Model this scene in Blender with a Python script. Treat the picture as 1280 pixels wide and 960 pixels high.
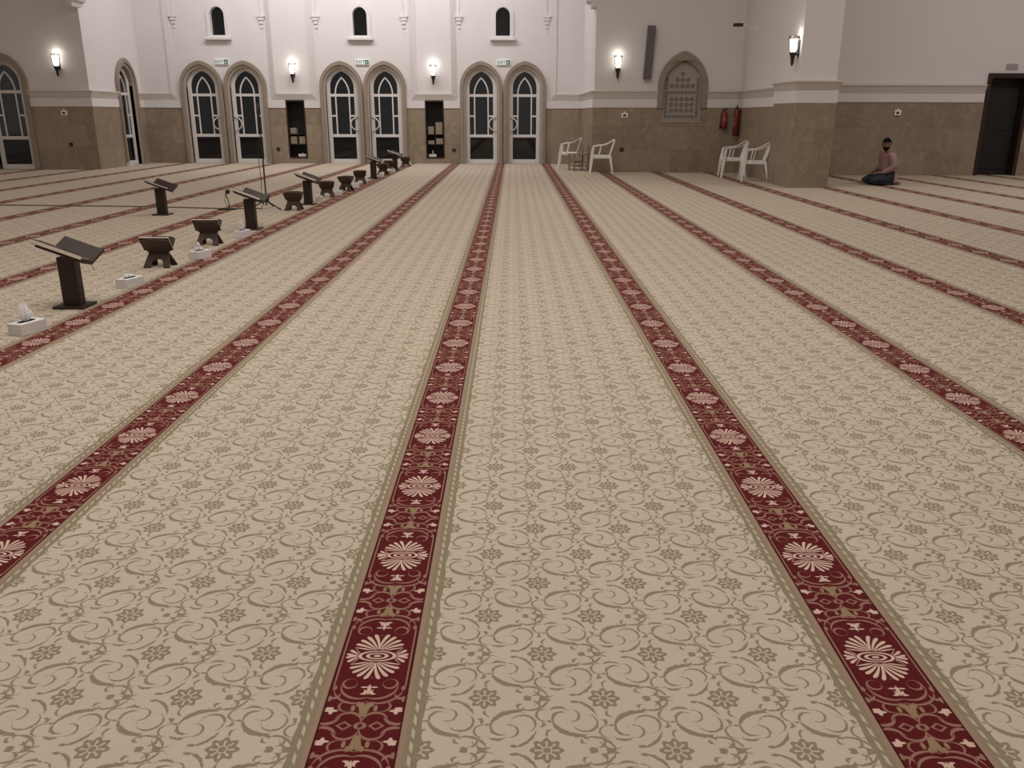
import bpy, bmesh, math, random
from mathutils import Vector, Matrix
from mathutils.geometry import tessellate_polygon
random.seed(7)
PI = math.pi
for o in list(bpy.data.objects):
    bpy.data.objects.remove(o)
SC = bpy.context.scene
COL = SC.collection

# ------------------------------------------------------------ camera
F, PITCH, ROLL, YAW = 1046.86, 0.3107, -0.0023, -0.0004
cam = bpy.data.cameras.new('camera')
cam.sensor_width = 36.0
cam.lens = F / 1280.0 * 36.0
cam.clip_end = 300
camo = bpy.data.objects.new('camera', cam)
COL.objects.link(camo)
fw = Vector((math.sin(YAW)*math.cos(PITCH), math.cos(YAW)*math.cos(PITCH), -math.sin(PITCH)))
rt = Vector((math.cos(YAW), -math.sin(YAW), 0))
dn = fw.cross(rt)
r2 = rt*math.cos(ROLL) + dn*math.sin(ROLL)
d2 = -rt*math.sin(ROLL) + dn*math.cos(ROLL)
M = Matrix((r2, -d2, -fw)).transposed().to_4x4()
M.translation = Vector((0, 0, 1.5))
camo.matrix_world = M
SC.camera = camo

# ------------------------------------------------------------ light and exposure
SC.view_settings.view_transform = 'Standard'
SC.view_settings.look = 'None'
SC.view_settings.gamma = 1.0
SC.view_settings.use_curve_mapping = False
SC.view_settings.exposure = 0.0
w = bpy.data.worlds.new('night')
SC.world = w
w.use_nodes = True
w.node_tree.nodes['Background'].inputs[0].default_value = (0.058, 0.054, 0.050, 1)
w.node_tree.nodes['Background'].inputs[1].default_value = 1.0


def area(name, loc, size, power, col=(1, .955, .90), sy=None, rot=(0, 0, 0), spread=180):
    l = bpy.data.lights.new(name, 'AREA')
    l.shape = 'RECTANGLE' if sy else 'SQUARE'
    l.size = size
    if sy:
        l.size_y = sy
    l.energy = power
    l.color = col
    l.spread = math.radians(spread)
    o = bpy.data.objects.new(name, l)
    o.location = loc
    o.rotation_euler = rot
    COL.objects.link(o)
    return o


area('ceiling_lamp', (-1.0, 5.0, 8.6), 6.0, 555, sy=6.0)
area('ceiling_lamp', (0.0, 15.5, 8.6), 5.0, 290, sy=6.0)
area('bay_lamp', (-4.8, 24.9, 7.6), 10.0, 440, sy=1.2, col=(1, .97, .975), rot=(math.radians(22), 0, 0))
area('aisle_fill', (13.0, 15.5, 8.6), 4.0, 360, sy=4.0, col=(1, .95, .92))  # added fill to brighten the right wall; the aisles have no lamps
area('aisle_fill', (-14.0, 13.0, 8.6), 4.0, 210, sy=4.0)  # added fill to lift the far left floor and wall


# ------------------------------------------------------------ material helpers
def mat(name, col, rough=.6, noise=0, nscale=8, spec=.5, metal=0, bump=0, bscale=60, emit=None, es=0):
    m = bpy.data.materials.new(name)
    m.use_nodes = True
    nt = m.node_tree
    b = nt.nodes['Principled BSDF']
    b.inputs['Base Color'].default_value = (*col, 1)
    b.inputs['Roughness'].default_value = rough
    b.inputs['Metallic'].default_value = metal
    b.inputs['Specular IOR Level'].default_value = spec
    tc = nt.nodes.new('ShaderNodeTexCoord')
    n = nt.nodes.new('ShaderNodeTexNoise')
    n.inputs['Scale'].default_value = nscale
    n.inputs['Detail'].default_value = 4
    nt.links.new(tc.outputs['Object'], n.inputs['Vector'])
    mx = nt.nodes.new('ShaderNodeMix')
    mx.data_type = 'RGBA'
    mx.inputs[6].default_value = (*[c*(1-noise) for c in col], 1)
    mx.inputs[7].default_value = (*[min(1, c*(1+noise)) for c in col], 1)
    nt.links.new(n.outputs[0], mx.inputs[0])
    nt.links.new(mx.outputs[2], b.inputs['Base Color'])
    if bump:
        n2 = nt.nodes.new('ShaderNodeTexNoise')
        n2.inputs['Scale'].default_value = bscale
        nt.links.new(tc.outputs['Object'], n2.inputs['Vector'])
        bp = nt.nodes.new('ShaderNodeBump')
        bp.inputs['Strength'].default_value = bump
        bp.inputs['Distance'].default_value = .01
        nt.links.new(n2.outputs[0], bp.inputs['Height'])
        nt.links.new(bp.outputs[0], b.inputs['Normal'])
    if emit:
        b.inputs['Emission Color'].default_value = (*emit, 1)
        b.inputs['Emission Strength'].default_value = es
    return m


class E:
    """a float socket of a node tree with arithmetic"""
    nt = None

    def __init__(s, v):
        s.v = v

    @staticmethod
    def op(o, *a, clamp=False):
        n = E.nt.nodes.new('ShaderNodeMath')
        n.operation = o
        n.use_clamp = clamp
        for i, x in enumerate(a):
            if isinstance(x, E):
                E.nt.links.new(x.v, n.inputs[i])
            else:
                n.inputs[i].default_value = x
        return E(n.outputs[0])

    def __add__(s, o): return E.op('ADD', s, o)
    def __radd__(s, o): return E.op('ADD', s, o)
    def __sub__(s, o): return E.op('SUBTRACT', s, o)
    def __rsub__(s, o): return E.op('SUBTRACT', o, s)
    def __mul__(s, o): return E.op('MULTIPLY', s, o)
    def __rmul__(s, o): return E.op('MULTIPLY', s, o)
    def __truediv__(s, o): return E.op('DIVIDE', s, o)
    def abs(s): return E.op('ABSOLUTE', s)
    def floormod(s, m): return E.op('FLOORED_MODULO', s, m)


def mn(a, b): return E.op('MINIMUM', a, b)
def mxx(a, b): return E.op('MAXIMUM', a, b)
def muladd(a, b, c): return E.op('MULTIPLY_ADD', a, b, c)


def vecn(o, *a, out=0):
    n = E.nt.nodes.new('ShaderNodeVectorMath')
    n.operation = o
    for i, x in enumerate(a):
        if isinstance(x, E):
            E.nt.links.new(x.v, n.inputs[i])
        elif isinstance(x, tuple):
            n.inputs[i].default_value = x
        else:
            n.inputs['Scale'].default_value = x
    k = 'Value' if o in ('DISTANCE', 'LENGTH', 'DOT_PRODUCT') else 'Vector'
    return E(n.outputs[k])


def comb(x, y):
    n = E.nt.nodes.new('ShaderNodeCombineXYZ')
    for i, q in enumerate((x, y)):
        if isinstance(q, E):
            E.nt.links.new(q.v, n.inputs[i])
        else:
            n.inputs[i].default_value = q
    return E(n.outputs[0])


def arc(p, cx, cy, r, deg, half, wd):
    """crescent stroke: circle arc whose width fades from wd in the middle to 0 at its ends"""
    d = vecn('DISTANCE', p, (cx, cy, 0))
    t = (d - r).abs()
    ca, sa = math.cos(math.radians(deg)), math.sin(math.radians(deg))
    k = math.cos(math.radians(half))
    s = wd/(1-k)
    while s/r > .55:
        half += 4
        k = math.cos(math.radians(half))
        s = wd/(1-k)
    dot = vecn('DOT_PRODUCT', p, (ca, sa, 0))
    return t + muladd(dot, -s/r, s*(k + (cx*ca+cy*sa)/r))


def ell(p, cx, cy, rx, ry):
    v = vecn('SUBTRACT', p, (cx, cy, 0))
    v = vecn('MULTIPLY', v, (1/rx, 1/ry, 0))
    l = vecn('LENGTH', v)
    return muladd(l, min(rx, ry), -min(rx, ry))


def union(l):
    a = l[0]
    for b in l[1:]:
        a = mn(a, b)
    return a


def mask(d, aa=.0011):
    n = E.nt.nodes.new('ShaderNodeMapRange')
    n.inputs['From Min'].default_value = aa
    n.inputs['From Max'].default_value = -aa
    E.nt.links.new(d.v, n.inputs['Value'])
    return E(n.outputs['Result'])


def mixc(fac, a, b):
    n = E.nt.nodes.new('ShaderNodeMix')
    n.data_type = 'RGBA'
    for i, x in ((0, fac), (6, a), (7, b)):
        if isinstance(x, E):
            E.nt.links.new(x.v, n.inputs[i])
        elif i == 0:
            n.inputs[0].default_value = x
        else:
            n.inputs[i].default_value = (*x, 1)
    return E(n.outputs[2])


def carpet_material():
    m = bpy.data.materials.new('patterned_carpet')
    m.use_nodes = True
    nt = E.nt = m.node_tree
    bs = nt.nodes['Principled BSDF']
    g = nt.nodes.new('ShaderNodeTexCoord')
    sp = nt.nodes.new('ShaderNodeSeparateXYZ')
    nt.links.new(g.outputs['Object'], sp.inputs[0])
    X, Y = E(sp.outputs[0]), E(sp.outputs[1])
    SPC, X0, P, Q = 1.4505, -.391, .3223, .39
    BASE = (.575, .490, .396)
    OLIVE = (.285, .228, .148)
    RED = (.105, .010, .012)
    CREAM = (.66, .47, .38)
    PINK = (.31, .165, .12)
    TAN = (.30, .205, .12)
    DARK = (.05, .008, .008)
    # ---- field: lattice of rosettes, scrolls and fleurons
    sx = (X - X0).floormod(SPC)
    bx = sx - SPC/2
    bx = (X - X0 + SPC/2).floormod(SPC) - SPC/2
    tx0 = (sx - .318 + P*.36).floormod(P)      # 0..P
    ty0 = (Y - 1.895 + Q/2).floormod(Q) - Q/2
    ty = ty0.abs()                             # 0..Q/2

    def motif(u, v):
        """u in about -.116...206, v from 0 up"""
        p = comb(u, v)
        L = [arc(p, .102, .101, .033, -50, 128, .0042),
             arc(p, .050, .100, .0893, 45, 30, .0045),
             arc(p, .090, .132, .077, -120, 44, .0075),
             arc(p, .047, .113, .0275, 140, 80, .0045),
             arc(p, .066, .127, .0230, -5, 125, .0035),
             arc(p, .036, .115, .041, 92, 26, .004),
             arc(p, .000, .128, .0230, 180, 125, .0036),
             arc(p, .118, -.008, .055, 62, 62, .0045),
             arc(p, .168, .040, .034, -110, 60, .0036),
             arc(p, .128, .030, .018, -30, 62, .0040),
             arc(p, .088, .030, .019, 75, 62, .0045),
             arc(p, .102, .036, .012, 210, 70, .0036),
             arc(p, .020, .056, .018, 160, 62, .0036),
             arc(p, .143, .100, .012, 20, 60, .004),
             arc(p, .230, .000, .012, 180, 110, .0036),
             ell(p, .160, .004, .013, .0065),
             ell(p, .116, .004, .011, .007),
             ell(p, .010, .104, .008, .004),
             ell(p, .079, .181, .011, .0055)]
        return union(L)

    a = tx0 - P*.36
    b = (tx0 + (P*.5)).floormod(P) - P*.36      # glide image
    f1 = motif(a, ty)
    f2 = motif(b, ty*-1.0 + Q/2)
    sn = nt.nodes.new('ShaderNodeTexNoise')
    sn.inputs['Scale'].default_value = 95
    sn.inputs['Detail'].default_value = 1
    nt.links.new(g.outputs['Object'], sn.inputs['Vector'])
    jag = (E(sn.outputs[0]) - .5)
    field = mn(f1, f2) + jag*.0060 + .0003

    def rosette(u, v):
        ang = E.op('ARCTAN2', v, u)
        r = vecn('LENGTH', comb(u, v))
        c8 = E.op('COSINE', ang*8.0)
        outer = r - (c8*.0055 + .0385)
        c16 = E.op('COSINE', ang*8.0 + PI*0)
        spokes = mxx(mxx(.013 - r, r - .031), .0035 - (c16*.006 + .0))   # light petals
        ring = (r - .0115).abs() - .0016
        dark = mxx(outer, spokes*-1.0)
        dark = mxx(dark, ring*-1.0)
        return dark
    # nearest of the two rosettes (corner and centre of the cell)
    ra = tx0 - P*.36
    rb = (tx0 - P*.36 + P).floormod(P) - P*.5
    ros = mn(rosette(ra, ty), rosette(rb, Q/2 - ty))
    fm = mask(mn(field, ros))
    nz = nt.nodes.new('ShaderNodeTexNoise')
    nz.inputs['Scale'].default_value = 2.2
    nz.inputs['Detail'].default_value = 3
    nt.links.new(g.outputs['Object'], nz.inputs['Vector'])
    nzf = E(nz.outputs[0])
    basec = mixc(nzf, tuple(c*.93 for c in BASE), (BASE[0]*1.07, BASE[1]*1.05, BASE[2]*1.04))
    fieldc = mixc(fm, basec, OLIVE)
    # ---- red band
    A = bx.abs()
    by = (Y - 2.079 + .293).floormod(.586) - .293
    B = by.abs()
    p = comb(A, B)
    # cream palmette: fans above, beside and an eye in the middle
    an1 = E.op('ARCTAN2', A, B - .020)           # 0 = up
    r1 = vecn('LENGTH', vecn('MULTIPLY', comb(A, B - .020), (1.12, .98, 0)))
    c1 = E.op('COSINE', an1*22.0 - r1*60.0)
    fan1 = mxx(r1 - (c1*.007 + .080), mxx(.029 - B, .012 - r1))
    fan1 = mxx(fan1, c1*-.0034 + (r1*.012 - .0014))
    fan1 = mxx(fan1, an1.abs()*.03 - .0395)
    an2 = E.op('ARCTAN2', B, A - .040)
    r2_ = vecn('LENGTH', comb(A - .040, B))
    c2 = E.op('COSINE', an2*15.0 - r2_*50.0)
    fan2 = mxx(r2_ - (c2*.005 + .046), mxx(.018 - r2_, an2.abs()*.03 - .0265))
    fan2 = mxx(fan2, c2*-.0034 - .0008)
    e = vecn('LENGTH', vecn('MULTIPLY', p, (1/.055, 1/.025, 0)))
    rings = (E.op('SINE', e*15.5) - .1)*.004
    eye = mxx(e*.02 - .0205, rings*-1.0)
    eye = mxx(eye, B - .024)
    cream = union([fan1, fan2, eye,
                   ell(p, .0, .150, .005, .020), arc(p, .012, .150, .012, 180, 80, .0035),
                   arc(p, .020, .158, .010, 160, 70, .0035), ell(p, .013, .168, .008, .003), ell(p, .014, .140, .009, .003),
                   ell(p, .086, .236, .0065, .014), ell(p, .086, .236, .018, .0048), ell(p, .094, .228, .008, .006)])
    pink = union([arc(p, .055, .124, .0195, 45, 165, .0036),
                  arc(p, .022, .130, .0570, 60, 62, .0040),
                  arc(p, .028, .138, .0680, 66, 56, .0038),
                  arc(p, .092, .168, .017, 100, 90, .0045),
                  ell(p, .094, .143, .006, .010), ell(p, .099, .188, .005, .011),
                  mxx((A - .0985).abs() - .0023, B - .135),
                  arc(p, .048, .218, .020, 10, 100, .0030),
                  arc(p, .035, .278, .034, -98, 98, .0042),
                  arc(p, .095, .245, .040, 108, 54, .0048),
                  arc(p, .000, .293, .010, 0, 120, .0045),
                  mxx(((A - .042).abs()*.8 + (B - .293).abs() - .014).abs() - .0032, A - .066)])
    tan = union([mxx((A - .004 + (B - .235)*.22).abs() - .0085, (B - .232).abs() - .026), ell(p, .018, .210, .006, .010),
                 ell(p, .030, .226, .0055, .012)])
    redc = mixc(mask(tan), RED, TAN)
    redc = mixc(mask(pink), redc, PINK)
    redc = mixc(mask(cream, .0008), redc, CREAM)
    redc = mixc(mask((A - .106).abs() - .0025), redc, DARK)
    # ---- braid border
    STR = (.34, .235, .165)
    BR = (.27, .215, .14)
    k = (Y + bx*1.6).floormod(.049)
    dash = mxx((A - .1405 - (k - .0245)*.14*0).abs() - .0046, (k - .0245).abs() - .0150)
    diag = mxx((k - .0030).abs() - .0022, (A - .1405).abs() - .013)
    ln = union([(A - .1285).abs() - .0011, (A - .1545).abs() - .0011])
    brc = mixc(mask(union([ln, diag])), BR, (.30, .24, .16))
    brc = mixc(mask(dash), brc, (.52, .44, .32))
    wob = (E.op('SINE', Y*55.0))*.0018
    borderc = mixc(mask(.1235 - A), STR, brc)
    c = mixc(mask(A - .109), borderc, redc)
    c = mixc(mask((A*-1.0 + .161) + wob), c, fieldc)
    nt.links.new(c.v, bs.inputs['Base Color'])
    bs.inputs['Roughness'].default_value = .95
    bs.inputs['Specular IOR Level'].default_value = .15
    n2 = nt.nodes.new('ShaderNodeTexNoise')
    n2.inputs['Scale'].default_value = 420
    nt.links.new(g.outputs['Object'], n2.inputs['Vector'])
    bp = nt.nodes.new('ShaderNodeBump')
    bp.inputs['Strength'].default_value = .25
    bp.inputs['Distance'].default_value = .003
    nt.links.new(n2.outputs[0], bp.inputs['Height'])
    nt.links.new(bp.outputs[0], bs.inputs['Normal'])
    return m


def stone_material():
    m = bpy.data.materials.new('brown_marble_tiles')
    m.use_nodes = True
    nt = E.nt = m.node_tree
    bs = nt.nodes['Principled BSDF']
    g = nt.nodes.new('ShaderNodeNewGeometry')
    sp = nt.nodes.new('ShaderNodeSeparateXYZ')
    nt.links.new(g.outputs['Position'], sp.inputs[0])
    X, Y, Z = (E(sp.outputs[i]) for i in range(3))
    br = nt.nodes.new('ShaderNodeTexBrick')
    v = comb(X + Y, Z)
    nt.links.new(v.v, br.inputs['Vector'])
    br.inputs['Scale'].default_value = 1.0
    br.inputs['Brick Width'].default_value = .9
    br.inputs['Row Height'].default_value = .60
    br.inputs['Mortar Size'].default_value = .004
    br.inputs['Color1'].default_value = (.235, .182, .130, 1)
    br.inputs['Color2'].default_value = (.325, .255, .188, 1)
    br.inputs['Mortar'].default_value = (.16, .115, .08, 1)
    n = nt.nodes.new('ShaderNodeTexNoise')
    n.inputs['Scale'].default_value = 2.3
    n.inputs['Detail'].default_value = 7
    n.inputs['Distortion'].default_value = 1.4
    nt.links.new(g.outputs['Position'], n.inputs['Vector'])
    nf = E(n.outputs[0])
    vein = mask((nf - .53).abs() - .008, .014)
    c = mixc(E.op('MULTIPLY', E.op('SUBTRACT', nf, .35), 1.6, clamp=True), E(br.outputs[0]), (.33, .25, .18))
    c = mixc(vein*.5, c, (.50, .42, .33))
    nt.links.new(c.v, bs.inputs['Base Color'])
    bs.inputs['Roughness'].default_value = .38
    return m


CARPET = carpet_material()
STONE = stone_material()
WHITE = mat('white_plaster', (.72, .685, .675), .8, .03, 1.5)
BAND = mat('shade_toned_plaster', (.63, .585, .54), .8, .02, 2)  # shade on the sloping cove faces is put into the colour
PANELM = mat('shade_toned_moulding', (.64, .60, .57), .8, .02, 2)  # darker than the wall so the panel bevels look shaded
FRAMEW = mat('white_painted_metal', (.72, .68, .65), .45, .02, 3)
SURR = mat('arch_stone', (.29, .235, .185), .6, .14, 5)
SURR2 = mat('arch_stone_lit', (.42, .355, .295), .6, .10, 5)  # lighter copy of the arch stone, bevel light painted into the colour
WOOD = mat('dark_wood', (.028, .012, .009), .45, .35, 14)
WOOD2 = mat('brown_wood', (.052, .028, .018), .5, .35, 14)
BLACKM = mat('black_metal', (.02, .018, .017), .4, .1, 20)
PLAST = mat('white_plastic', (.84, .81, .78), .4, .02, 4)
PAPER = mat('tissue_paper', (.86, .84, .84), .9, .03, 20)
CARD = mat('white_card', (.78, .76, .76), .7, .03, 20)
PAGES = mat('page_edges', (.70, .62, .50), .8, .12, 90)
DULLPAGES = mat('dull_page_edges', (.33, .27, .20), .85, .15, 90)  # darker than the other page edges
RED = mat('red_enamel', (.30, .018, .022), .35, .05, 10)
DARKIN = mat('dark_interior', (.012, .009, .008), .7, .2, 5)


def glass_material():
    m = bpy.data.materials.new('dark_glass')
    m.use_nodes = True
    nt = m.node_tree
    nt.nodes.remove(nt.nodes['Principled BSDF'])
    t = nt.nodes.new('ShaderNodeBsdfTransparent')
    t.inputs[0].default_value = (.45, .48, .5, 1)
    gl = nt.nodes.new('ShaderNodeBsdfGlossy')
    gl.inputs[0].default_value = (.9, .92, .95, 1)
    gl.inputs['Roughness'].default_value = .03
    fr = nt.nodes.new('ShaderNodeFresnel')
    fr.inputs[0].default_value = 1.5
    mx = nt.nodes.new('ShaderNodeMixShader')
    nt.links.new(fr.outputs[0], mx.inputs[0])
    nt.links.new(t.outputs[0], mx.inputs[1])
    nt.links.new(gl.outputs[0], mx.inputs[2])
    nt.links.new(mx.outputs[0], nt.nodes['Material Output'].inputs[0])
    return m


GLASS = glass_material()


# ------------------------------------------------------------ mesh helpers
def obj(name, bm, m, parent=None, bevel=0, smooth=False, label=None, loc=None, rot=None):
    me = bpy.data.meshes.new(name)
    bmesh.ops.recalc_face_normals(bm, faces=bm.faces)
    bm.to_mesh(me)
    bm.free()
    for k in (m if isinstance(m, (list, tuple)) else [m]):
        me.materials.append(k)
    if smooth:
        for f in me.polygons:
            f.use_smooth = True
    o = bpy.data.objects.new(name, me)
    COL.objects.link(o)
    if parent:
        o.parent = parent
    if bevel:
        b = o.modifiers.new('bevel', 'BEVEL')
        b.width = bevel
        b.segments = 2
        b.limit_method = 'ANGLE'
    if label:
        o['label'] = label
    if loc:
        o.location = loc
    if rot:
        o.rotation_euler = rot
    return o


def tag(o, label, cat, group=None, kind=None):
    o['label'] = label
    o['category'] = cat
    if group:
        o['group'] = group
    if kind:
        o['kind'] = kind
    return o


def thing(name, label, cat, loc=(0, 0, 0), rz=0, group=None, kind=None):
    o = bpy.data.objects.new(name, None)
    o.empty_display_size = .1
    COL.objects.link(o)
    o.location = loc
    o.rotation_euler = (0, 0, rz)
    return tag(o, label, cat, group, kind)


def copy_tree(o, parent=None):
    c = o.copy()
    COL.objects.link(c)
    c.parent = parent
    for ch in [q for q in list(bpy.data.objects) if q.parent == o]:
        copy_tree(ch, c)
    return c


def NB(): return bmesh.new()


def box(bm, x0, x1, y0, y1, z0, z1, mtx=None, mi=0):
    vs = [bm.verts.new((x, y, z)) for x in (x0, x1) for y in (y0, y1) for z in (z0, z1)]
    fs = [(0, 1, 3, 2), (4, 6, 7, 5), (0, 4, 5, 1), (2, 3, 7, 6), (0, 2, 6, 4), (1, 5, 7, 3)]
    for f in fs:
        q = bm.faces.new([vs[i] for i in f])
        q.material_index = mi
    if mtx:
        for v in vs:
            v.co = mtx @ v.co
    return vs


def prism(bm, loops, y0, y1, mtx=None, mi=0):
    """loops of (x, z), the first the outline, the rest holes; from depth y0 to y1"""
    vecs = [[Vector((x, z, 0)) for x, z in l] for l in loops]
    tris = tessellate_polygon(vecs)
    flat = [q for l in loops for q in l]
    fr = [bm.verts.new((x, y0, z)) for x, z in flat]
    bk = [bm.verts.new((x, y1, z)) for x, z in flat]
    for t in tris:
        if len(set(t)) < 3:
            continue
        try:
            bm.faces.new([fr[i] for i in t]).material_index = mi
            bm.faces.new([bk[i] for i in reversed(t)]).material_index = mi
        except ValueError:
            pass
    s = 0
    for l in loops:
        n = len(l)
        for i in range(n):
            a, b = s+i, s+(i+1) % n
            bm.faces.new((fr[a], fr[b], bk[b], bk[a])).material_index = mi
        s += n
    if mtx:
        for v in fr+bk:
            v.co = mtx @ v.co


def tube(bm, pts, r, n=8, closed=False, mi=0):
    pts = [Vector(q) for q in pts]
    rs = r if isinstance(r, (list, tuple)) else [r]*len(pts)
    rings = []
    N = len(pts)
    up = None
    for i, q in enumerate(pts):
        if closed:
            d = (pts[(i+1) % N] - pts[i-1]).normalized()
        else:
            d = (pts[min(i+1, N-1)] - pts[max(i-1, 0)]).normalized()
        if up is None:
            up = Vector((0, 0, 1)) if abs(d.z) < .9 else Vector((1, 0, 0))
        s = d.cross(up).normalized()
        up = s.cross(d).normalized()
        rings.append([bm.verts.new(q + (s*math.cos(2*PI*k/n) + up*math.sin(2*PI*k/n))*rs[i]) for k in range(n)])
    for i in range(N if closed else N-1):
        a, b = rings[i], rings[(i+1) % N]
        for k in range(n):
            bm.faces.new((a[k], a[(k+1) % n], b[(k+1) % n], b[k])).material_index = mi
    if not closed:
        bm.faces.new(rings[0]).material_index = mi
        bm.faces.new(rings[-1][::-1]).material_index = mi


def lathe(bm, prof, n=16, c=(0, 0, 0), mi=0):
    rings = []
    for r, z in prof:
        rings.append([bm.verts.new((c[0]+r*math.cos(2*PI*k/n), c[1]+r*math.sin(2*PI*k/n), c[2]+z)) for k in range(n)])
    for a, b in zip(rings, rings[1:]):
        for k in range(n):
            bm.faces.new((a[k], a[(k+1) % n], b[(k+1) % n], b[k])).material_index = mi
    bm.faces.new(rings[0]).material_index = mi
    bm.faces.new(rings[-1][::-1]).material_index = mi


def arch(wd, zs, zt, n=12):
    """points of a pointed arch from (wd, zs) over (0, zt) to (-wd, zs)"""
    h = zt - zs
    e = max(0, (h*h - wd*wd)/(2*wd))
    R = wd + e
    out = []
    a1 = math.acos(e/R)
    for i in range(n+1):
        a = a1*i/n
        out.append((-e + R*math.cos(a), zs + R*math.sin(a)*(h/(R*math.sin(a1)))))
    return out + [(-x, z) for x, z in out[-2::-1]]


def door_loop(wd, z0, zs, zt, cx=0, n=12):
    return [(cx-wd, z0), (cx+wd, z0)] + [(cx+x, z) for x, z in arch(wd, zs, zt, n)]


def rect(x0, x1, z0, z1): return [(x0, z0), (x1, z0), (x1, z1), (x0, z1)]


def sweep(bm, path, prof):
    """profile (out, z) along a floor path; out points to the right of the walking direction"""
    P = [Vector((x, y, 0)) for x, y in path]
    rings = []
    for i, q in enumerate(P):
        d0 = (P[i] - P[i-1]).normalized() if i else (P[1]-P[0]).normalized()
        d1 = (P[i+1]-P[i]).normalized() if i < len(P)-1 else d0
        n0 = Vector((d0.y, -d0.x, 0))
        n1 = Vector((d1.y, -d1.x, 0))
        m = (n0+n1)
        m = m/(m.dot(n0)) if m.length > .01 else n0
        rings.append([bm.verts.new(q + m*o + Vector((0, 0, z))) for o, z in prof])
    k = len(prof)
    for a, b in zip(rings, rings[1:]):
        for i in range(k):
            bm.faces.new((a[i], a[(i+1) % k], b[(i+1) % k], b[i]))
    bm.faces.new(rings[0])
    bm.faces.new(rings[-1][::-1])


# ------------------------------------------------------------ the shell
YB, XL, XR, YL, YR = 28.05, -11.75, 2.2, 24.6, 24.0     # bay back wall, its side walls, fronts left and right
XS = 6.15                                               # side wall by the pillar
YRR = 22.9                                              # wall right of the pillar
ZC = 9.0
ZW, ZB, ZT = 1.70, 1.93, 2.13                           # top of wainscot, white band, moulding
PAIRS = (-9.14, -4.74, -.32)
DX = .69
CABS = (-6.92, -2.50)


def structure(name, bm, m, label, **k):
    o = obj(name, bm, m, **k)
    return tag(o, label, 'wall' if 'wall' in name else name.split('_')[0], kind='structure')


bm = NB()
box(bm, -20, 20, -5, 30, -.2, 0)
fl = structure('floor', bm, CARPET, 'cream prayer carpet with red floral bands running away from the viewer')
bm = NB()
box(bm, -20, 20, -5, 30, ZC, ZC+.2)
structure('ceiling', bm, WHITE, 'high white ceiling over the hall')
for nm, b_ in (('wall_left', (-20.2, -20, -5, 30)), ('wall_right', (20, 20.2, -5, 30)), ('wall_rear', (-20, 20, -5.2, -5))):
    bm = NB()
    box(bm, *b_, 0, ZC)
    structure(nm, bm, WHITE, {'wall_left': 'far left hall wall', 'wall_right': 'far right hall wall', 'wall_rear': 'wall behind the viewer'}[nm])

# bay back wall with its openings
holes = []
for c in PAIRS:
    holes.append([(c+x, z) for x, z in door_loop(.22, 3.84, 4.42, 4.66, n=8)])
for c in CABS:
    holes.append(rect(c-.30, c+.30, .16, 1.94))
outer = [(XL-.3, 0)]
for c in PAIRS:
    for s in (-1, 1):
        cx = c+s*DX
        outer += [(cx-.50, 0)] + [(cx+x, z) for x, z in arch(.50, 2.33, 2.90)][::-1] + [(cx+.50, 0)]
outer += [(XR+.3, 0), (XR+.3, ZC), (XL-.3, ZC)]
bm = NB()
prism(bm, [outer] + holes, YB, YB+.35)
wb = structure('wall_back', bm, WHITE, 'white back wall of the bright bay, with three pairs of arched doors')


def cut_outline(x0, x1, z1, cuts, z0=0):
    """rectangle whose lower edge is cut by door openings [(centre, halfwidth)]"""
    o = [(x0, z0)]
    for c, h in cuts:
        o += [(c-h, z0), (c-h, z1-.0005), (c+h, z1-.0005), (c+h, z0)]
    return o + [(x1, z0), (x1, z1), (x0, z1)]


def slab_run(bm, spans, z0, z1, y0, y1, mtx=None):
    for a, b in spans:
        prism(bm, [rect(a, b, z0, z1)], y0, y1, mtx)


spans = []
x = XL
for i, c in enumerate(PAIRS):
    a, b = c-DX-.66, c+DX+.66
    spans.append((x, a))
    x = b
spans.append((x, XR))
bm = NB()
for a, b in spans:
    cs = [c for c in CABS if a < c < b]
    prism(bm, [rect(a, b, 0, ZW)] if not cs else
          [[(a, 0), (b, 0), (b, ZW), (cs[0]+.30, ZW), (cs[0]+.30, .16), (cs[0]-.30, .16), (cs[0]-.30, ZW), (a, ZW)]], YB-.025, YB+.01)
for c in PAIRS:
    prism(bm, [rect(c-DX+.66-.04, c+DX-.66+.04, 0, 2.2)], YB-.03, YB+.01)
obj('wainscot', bm, STONE, wb, label='brown marble tile wainscot')
# raised panels with mitred mouldings
def raised_panel(x0, x1, z0, z1, nm='raised_panel'):
    bm = NB()
    a, h = .16, .07
    o = [(x0, z0), (x1, z0), (x1, z1), (x0, z1)]
    i = [(x0+a, z0+a*1.1), (x1-a, z0+a*1.1), (x1-a, z1), (x0+a, z1)]
    ii = [(x0+a+.03, z0+a*1.1+.035), (x1-a-.03, z0+a*1.1+.035), (x1-a-.03, z1), (x0+a+.03, z1)]
    L = [[bm.verts.new((x, y, z)) for x, z in l] for l, y in ((o, YB), (o, YB-.015), (i, YB-h), (ii, YB-h), (ii, YB-h+.03))]
    for A, B in zip(L, L[1:]):
        for k in range(4):
            bm.faces.new((A[k], A[(k+1) % 4], B[(k+1) % 4], B[k])).material_index = 1 if A is L[1] else 0
    bm.faces.new(L[-1])
    return obj(nm, bm, [WHITE, PANELM], wb)


raised_panel(-7.66, -6.20, ZB+.01, 8.6)
raised_panel(-3.24, -1.78, ZB+.01, 8.6)
raised_panel(XL-.17, -10.62, ZB+.01, 8.6)
raised_panel(1.16, XR+.17, ZB+.01, 8.6)

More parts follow.
